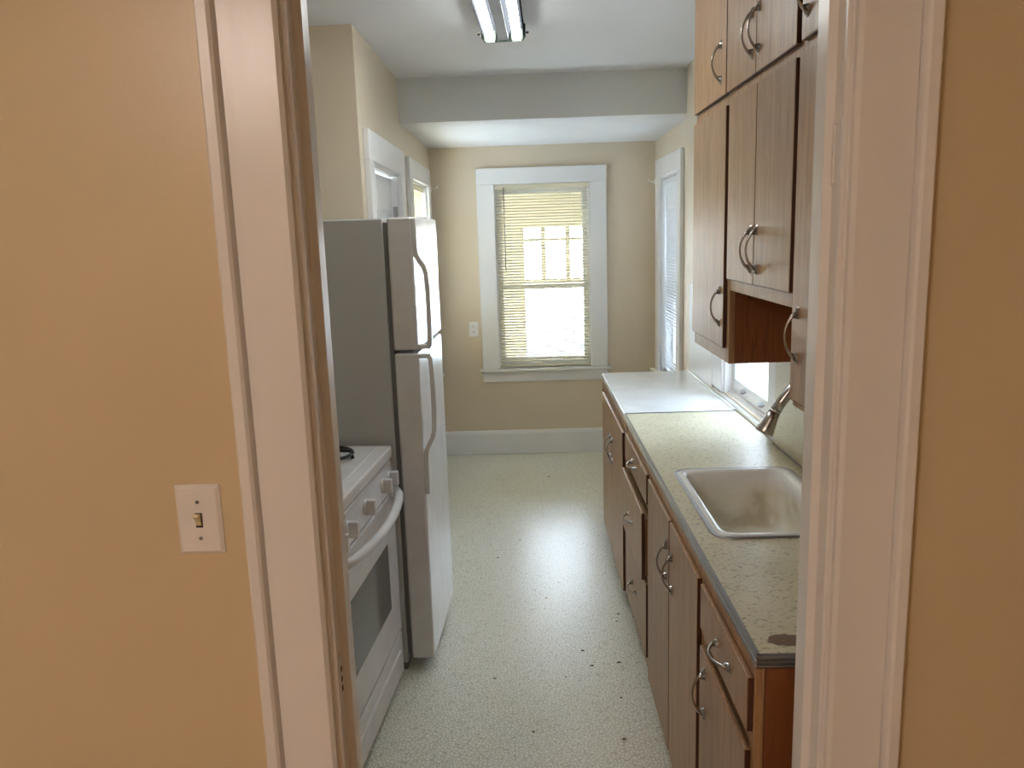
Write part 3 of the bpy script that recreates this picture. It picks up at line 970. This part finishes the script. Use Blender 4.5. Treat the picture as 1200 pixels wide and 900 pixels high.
wall_cabinet(1.955, 2.595, 1.520, 'shorter double-door wooden wall cabinet over the sink',
             [(1.972, 2.285, 1.557, 2.100, 2.258, 1.655), (2.290, 2.590, 1.557, 2.100, 2.318, 1.655)],
             [(1.975, 2.305, 2.128, 2.575, 2.278, 2.236), (2.310, 2.628, 2.128, 2.575, 2.342, 2.236)], .038)
wall_cabinet(KY + .03, 1.955, 1.282, 'tall wooden wall cabinet beside the doorway, mostly hidden by the door trim',
             [(1.42, 1.945, 1.302, 2.10, 1.900, 1.462)], [(1.42, 1.940, 2.128, 2.575, 1.900, 2.236)], .022)
b = BM(); tube(b, [(.90, 2.50, 1.505), (.885, 2.45, 1.46), (.88, 2.36, 1.42), (.885, 2.26, 1.40), (.90, 2.15, 1.405)], .0028, 8)
single('hanging_cord', b, CORD, (.90, 2.5, 1.40), 'thin loose brown wire hanging below the short cabinet over the sink', 'wire')

# ------------------------------------------------------------------ refrigerator
th = R(-2.1)
fr = thing('refrigerator', (-.4115, 2.965, 0), 'white top-freezer refrigerator standing in the wall recess', 'refrigerator', rotz=th)
W = .615
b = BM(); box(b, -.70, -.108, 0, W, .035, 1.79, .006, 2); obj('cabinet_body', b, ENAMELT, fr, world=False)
b = BM(); box(b, -.1075, -.092, .010, W - .010, .07, 1.775); obj('door_gasket', b, GASKET, fr, world=False)
b = BM(); box(b, -.65, -.115, .015, W - .015, .0, .034); obj('base_grille', b, GASKET, fr, world=False)
def fdoor(z0, z1):
    b = BM()
    pts = rrect(-.0915, 0, 0, W, .010, 4)
    loft(b, [[(x, y, z0 + .004) for x, y in rrect(-.0885, -.004, .004, W - .004, .009, 4)], [(x, y, z0) for x, y in []] or [(x, y, z0 + .0045) for x, y in rrect(-.0885, -.004, .004, W - .004, .009, 4)]] if False else
         [[(x, y, z0) for x, y in rrect(-.0875, -.005, .005, W - .005, .008, 4)], [(x, y, z0 + .006) for x, y in pts], [(x, y, z1 - .006) for x, y in pts], [(x, y, z1) for x, y in rrect(-.0875, -.005, .005, W - .005, .008, 4)]], smooth=False)
    bmesh.ops.contextual_create(b, geom=[e for e in b.edges if e.is_boundary])
    bmesh.ops.recalc_face_normals(b, faces=b.faces)
    return b
d1 = obj('freezer_door', fdoor(1.306, 1.792), ENAMEL, fr, world=False)
d2 = obj('fridge_door', fdoor(.055, 1.292), ENAMEL, fr, world=False)
def hpath(zs):
    return [(x, .014, z) for x, z in zs]
b = BM()
ribbon(b, hpath([(.004, 1.785), (.006, 1.74), (.007, 1.68), (.010, 1.652), (.020, 1.632), (.034, 1.612), (.042, 1.585), (.045, 1.54), (.046, 1.44), (.045, 1.36), (.043, 1.325), (.035, 1.312)]), .0125, .0085)
box(b, 0.0, .045, .004, .024, 1.309, 1.325, .003)
obj('handle', b, ENAMEL, d1, world=False)
b = BM()
ribbon(b, hpath([(.035, 1.284), (.043, 1.270), (.045, 1.235), (.047, 1.15), (.046, 1.05), (.044, .995), (.036, .965), (.022, .940), (.012, .920), (.008, .89), (.007, .82), (.006, .745)]), .0125, .0085)
box(b, 0.0, .045, .004, .024, 1.272, 1.288, .003)
obj('handle', b, ENAMEL, d2, world=False)
b = BM(); box(b, -.10, -.03, W - .05, W - .01, 1.793, 1.805, .003); obj('hinge_cover', b, PLASTIC, fr, world=False)
b = BM(); lathe(b, [(.018, 0.0), (.018, .02), (.010, .034)], 14, (-.14, .05, 0)); obj('levelling_foot', b, BLACK, fr, world=False)

# ------------------------------------------------------------------ stove
ts = R(-4.3)
st = thing('gas_stove', (-.527, 2.925, 0), 'white gas stove between the doorway and the refrigerator', 'stove', rotz=ts)
SW = .755
b = BM(); box(b, -.62, -.0305, -SW, 0, .02, .905, .003)
box(b, -.0305, -.022, -SW + .001, -.001, .215, .895)
box(b, -.0305, -.022, -SW + .001, -.001, .03, .2); obj('stove_body', b, ENAMEL, st, world=False)
b = BM(); box(b, -.58, -.06, -SW + .03, -.03, 0, .0195); obj('plinth', b, BLACK, st, world=False)
b = BM()
box(b, -.62, .002, -SW, 0, .9075, .952, .006, 2)
box(b, -.58, -.045, -SW + .03, -.03, .952, .955, .001)
obj('cooktop', b, ENAMEL, st, world=False)
b = BM()
prism(b, [(-.022, .782), (-.004, .782), (0, .79), (-.006, .890), (-.010, .898), (-.022, .898)], 1, -SW + .004, -.004)
cp = obj('control_panel', b, ENAMEL, st, world=False)
for y in (-.055, -.150, -.378, -.585, -.690):
    b = BM()
    lathe(b, [(.027, 0), (.027, .006), (.023, .009)], 20, (-.004, y, .842), 'x')
    box(b, .003, .034, y - .010, y + .010, .815, .868, .004, 2)
    obj('knob', b, ENAMEL, cp, world=False)
b = BM(); box(b, -.0215, -.0005, -SW + .004, -.004, .212, .776, .005, 2)
od = obj('oven_door', b, ENAMEL, st, world=False)
b = BM(); box(b, -.002, .001, -SW + .13, -.140, .36, .615, .0008); obj('oven_window', b, DARKGLASS, od, world=False)
b = BM()
pts = []
for k in range(17):
    s = -1 + 2 * k / 16
    pts.append((.014 + .050 * (1 - s * s) ** .6, -SW / 2 + s * (SW / 2 - .02), .782 - .012 * (1 - s * s)))
tube(b, pts, [.0165] * 17, 14, flat=1.0)
for y in (-.035, -SW + .035):
    box(b, -.001, .022, y - .014, y + .014, .762, .788, .003)
obj('door_handle', b, ENAMEL, od, world=False)
b = BM()
box(b, -.0215, -.001, -SW + .004, -.004, .035, .203, .005, 2)
prism(b, [(-.002, .150), (.006, .143), (.006, .128), (-.002, .120)], 1, -SW + .06, -.055)
obj('drawer', b, ENAMEL, st, world=False)
b = BM()
box(b, -.030, -.0085, -SW + .003, -.003, .8985, .907)  # solid black strip paints the shade in the gap under the cooktop
obj('gap_shade', b, BLACK, st, world=False)
b = BM()
box(b, -.030, -.0085, -SW + .003, -.003, .2035, .2115)  # black strip again, painting the shade between oven door and drawer
obj('gap_shade', b, BLACK, st, world=False)
b = BM(); box(b, -.66, -.60, -SW, 0, .9525, 1.10, .008, 2); obj('backguard', b, ENAMEL, st, world=False)
for bx_, by_ in ((-.19, -.19), (-.19, -.565), (-.45, -.19), (-.45, -.565)):
    b = BM()
    lathe(b, [(.052, .9556), (.050, .966), (.038, .972), (.036, .984), (.004, .986)], 20, (bx_, by_, 0))
    bu = obj('burner', b, BLACK, st, world=False)
    b = BM()
    for a in range(4):
        c, s = math.cos(a * math.pi / 2), math.sin(a * math.pi / 2)
        tube(b, [(bx_ + c * .098, by_ + s * .098, .9562), (bx_ + c * .092, by_ + s * .092, .984), (bx_ + c * .02, by_ + s * .02, .988)], .0068, 8)
    ring = [(bx_ + .094 * math.cos(2 * math.pi * k / 28), by_ + .094 * math.sin(2 * math.pi * k / 28), .972) for k in range(29)]
    tube(b, ring, .0065, 8)
    obj('grate', b, BLACK, bu, world=False)

# ------------------------------------------------------------------ ceiling tube light
tl = thing('ceiling_tube_light', (-.088, 3.095, CZ), 'two-tube fluorescent light on the kitchen ceiling', 'ceiling light', rotz=R(-1.7))
L0, L1 = -.615, .60
b = BM()
prism(b, [(-.088, 0), (-.088, -.050), (-.085, -.050), (-.082, -.022), (-.034, -.026), (-.020, -.064), (.020, -.064), (.034, -.026), (.082, -.022), (.085, -.050), (.088, -.050), (.088, 0)], 1, L0, L1)  # deep side lips added to keep tube light off the ceiling
obj('housing', b, SPINE, tl, world=False)
b = BM(); box(b, -.0215, .0215, L0 + .005, L1 - .005, -.0665, -.0642); obj('ballast_cover', b, plain('ballast_cover_grey', (.40, .41, .44), .5), tl, world=False)
for s in (-1, 1):
    b = BM(); tube(b, [(s * .058, L0 + .02, -.050), (s * .058, L1 - .012, -.050)], .0185, 18); obj('tube', b, TUBE_GLOW, tl, world=False)
for ya in (L0, L1):
    s = 1 if ya > 0 else -1
    b = BM()
    y_, y2 = sorted((ya - s * .014, ya + s * .003))
    prism(b, [(-.096, -.001), (-.096, -.055), (-.082, -.073), (.082, -.073), (.096, -.055), (.096, -.001)], 1, *sorted((ya, ya + s * .004)))
    for q in (-1, 1):
        yy0, yy1 = sorted((ya, ya - s * .018))
        box(b, q * .058 - .026, q * .058 - .019, yy0, yy1, -.07, -.026, .001)
        box(b, q * .058 + .019, q * .058 + .026, yy0, yy1, -.07, -.026, .001)
    obj('end_cap', b, SOCKETGREEN, tl, world=False)
for s in (-1, 1):
    b = BM(); lathe(b, [(.003, 0), (.005, .004), (.005, .010), (.002, .013)], 10, (s * .097 - (.013 if s < 0 else 0), L1 - .03, -.045), 'x'); obj('thumb_screw', b, BLACK, tl, world=False)

# ------------------------------------------------------------------ lamp of the front room (behind the viewer)
hl = thing('ceiling_lamp', (-1.15, -1.3, 2.6), 'warm round glass lamp on the ceiling of the front room', 'ceiling lamp')
b = BM(); lathe(b, [(.10, 2.5995), (.10, 2.57), (.085, 2.555)], 24, (-1.15, -1.3, 0)); obj('lamp_base', b, RIMSTEEL, hl)
b = BM(); lathe(b, [(.13, 2.554), (.145, 2.53), (.135, 2.50), (.10, 2.475), (.05, 2.462), (.004, 2.46)], 28, (-1.15, -1.3, 0)); obj('lamp_glass', b, LAMP_GLOW, hl)

# ------------------------------------------------------------------ floor debris
rnd = random.Random(11)
spots = [(-.08, 4.35), (.36, 3.35), (.375, 3.42), (.19, 3.1), (.11, 2.9), (-.02, 2.55), (.31, 2.75), (.22, 2.98), (.05, 3.6), (-.17, 2.9), (.12, 5.55), (.29, 2.5), (-.03, 1.95), (.2, 2.1), (.33, 3.0), (-.2, 4.1)]
for i, (x, y) in enumerate(spots):
    b = BM()
    r = rnd.uniform(.004, .009)
    n = 7
    lo = [(x + r * rnd.uniform(.6, 1.5) * math.cos(2 * math.pi * k / n), y + r * rnd.uniform(.4, .9) * math.sin(2 * math.pi * k / n)) for k in range(n)]
    loft(b, [[(p[0], p[1], .0004) for p in lo], [(x + (p[0] - x) * .6, y + (p[1] - y) * .6, .0035) for p in lo]], smooth=False)
    single('crumb', b, CORD, (x, y, 0), 'tiny dark crumb on the pale kitchen floor', 'crumb', 'crumbs scattered on the floor')

# ------------------------------------------------------------------ outdoors: yard and the porch behind the far window
b = BM(); box(b, -14, 14, -4, 24, -.86, -.72); o = struct('ground_yard', b, YARD, None, 'pale yard outside the kitchen windows', 'yard')
b = BM()
box(b, 2.5, 2.6, -3, 16, -.72, 3.6)
for k in range(21):
    z = -.7 + k * .2
    vs_ = [(2.5, z), (2.475, z), (2.497, z + .2), (2.5, z + .2)]
    v0 = [b.verts.new((x, -3, zz)) for x, zz in vs_]
    v1 = [b.verts.new((x, 16, zz)) for x, zz in vs_]
    b.faces.new(v0); b.faces.new(v1)
    for i in range(4):
        b.faces.new((v0[i], v0[(i + 1) % 4], v1[(i + 1) % 4], v1[i]))
bmesh.ops.recalc_face_normals(b, faces=b.faces)
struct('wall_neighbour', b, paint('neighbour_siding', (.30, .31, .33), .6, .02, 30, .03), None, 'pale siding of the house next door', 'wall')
PY = 7.6
b = BM(); box(b, -1.25, 1.4, YB + .15, PY + .1, -.2, -.05); struct('floor_porch', b, SIDING, None, 'porch floor outside the far window', 'floor')
b = BM(); box(b, -1.3, 1.45, YB + .15, PY + .3, 2.75, 2.85); struct('ceiling_porch', b, SIDING, None, 'porch ceiling outside the far window', 'ceiling')
PW = (-.045, .655, .40, 1.80)
b = BM()
box(b, -1.25, -1.12, PY, PY + .1, -.05, 2.75)
box(b, -.42, PW[0], PY, PY + .1, -.05, 2.75)
box(b, -1.12, -.42, PY, PY + .1, -.05, PW[2])  # second opening, out of view, added to let more light into the porch
box(b, -1.12, -.42, PY, PY + .1, PW[3], 2.75)
box(b, PW[1], 1.40, PY, PY + .1, -.05, 2.75)
box(b, PW[0], PW[1], PY, PY + .1, -.05, PW[2])
box(b, PW[0], PW[1], PY, PY + .1, PW[3], 2.75)
for sx_ in (-1.25, 1.30):
    box(b, sx_, sx_ + .1, YB + .15, PY, -.05, 2.75)
struct('wall_porch', b, SIDING, None, 'cream porch wall seen through the far blind', 'wall')
pw = struct_root('window_5', (.3, PY, PW[2]), 'porch window with divided upper panes seen through the far blind', 'window')
b = BM()
mz0, mz1 = 1.20, 1.29
box(b, PW[0], PW[0] + .03, PY + .02, PY + .06, PW[2], PW[3])
box(b, PW[1] - .03, PW[1], PY + .02, PY + .06, PW[2], PW[3])
box(b, PW[0] + .03, PW[1] - .03, PY + .02, PY + .06, mz0, mz1)
box(b, PW[0] + .03, PW[1] - .03, PY + .02, PY + .06, PW[3] - .03, PW[3])
box(b, PW[0] + .03, PW[1] - .03, PY + .02, PY + .06, PW[2], PW[2] + .05)
struct('window_sash', b, SIDING, pw)
b = BM()
for x in (.165, .392):
    box(b, x - .022, x + .022, PY + .025, PY + .05, mz1, PW[3] - .03)
box(b, PW[0] + .03, PW[1] - .03, PY + .027, PY + .048, 1.64, 1.67)
struct('muntins', b, SIDING, pw)

# ------------------------------------------------------------------ sky
w = bpy.data.worlds.new('sky')
S.world = w
w.use_nodes = True
nt = w.node_tree
bg = nt.nodes['Background']
tc = nt.nodes.new('ShaderNodeTexCoord')
sx = nt.nodes.new('ShaderNodeSeparateXYZ')
nt.links.new(tc.outputs['Generated'], sx.inputs[0])
rr = ramp(nt, sx.outputs['Z'], [(0.0, (0.86, 0.93, 1.0)), (0.6, (0.66, 0.80, 1.0))])
nt.links.new(rr.outputs['Color'], bg.inputs['Color'])
bg.inputs['Strength'].default_value = 15.5

def portal(name, loc, rot, sx_, sy_):
    l = bpy.data.lights.new(name, 'AREA')
    l.shape = 'RECTANGLE'; l.size = sx_; l.size_y = sy_
    l.cycles.is_portal = True
    o = bpy.data.objects.new(name, l); COL.objects.link(o)
    o.location = loc; o.rotation_euler = rot
portal('daylight_portal', ((W1[0] + W1[1]) / 2, YB + .17, 1.39), (R(-90), 0, 0), .72, 1.4)
portal('daylight_portal', (1.06, (W3[0] + W3[1]) / 2, 1.5), (0, R(90), 0), 1.1, .74)
portal('daylight_portal', (1.17, (W2[0] + W2[1]) / 2, 1.38), (0, R(90), 0), 1.4, .73)

# ------------------------------------------------------------------ camera
cam = bpy.data.cameras.new('camera')
cam.sensor_width = 36.0
cam.sensor_fit = 'HORIZONTAL'
cam.lens = 942.43 / 1200 * 36.0
cam.clip_start = 0.02
co = bpy.data.objects.new('camera', cam)
COL.objects.link(co)
pi, ro, ya = .184579, .03229985, -.02219875
cy, sy, cp_, sp, cr, sr = math.cos(ya), math.sin(ya), math.cos(pi), math.sin(pi), math.cos(ro), math.sin(ro)
fw = Vector((sy * cp_, cy * cp_, -sp)); rt = Vector((cy, -sy, 0)); dn = fw.cross(rt)
r2 = cr * rt + sr * dn; d2_ = -sr * rt + cr * dn
M = Matrix((( r2.x, -d2_.x, -fw.x, 0), (r2.y, -d2_.y, -fw.y, 0), (r2.z, -d2_.z, -fw.z, 1.72), (0, 0, 0, 1)))
co.matrix_world = M
S.camera = co
S.view_settings.view_transform = 'Standard'
S.view_settings.look = 'None'
S.view_settings.exposure = 0.9
S.view_settings.gamma = 1.0
S.view_settings.use_curve_mapping = False
S.cycles.max_bounces = 12
S.cycles.diffuse_bounces = 6
S.cycles.transparent_max_bounces = 16
S.cycles.sample_clamp_indirect = 8.0
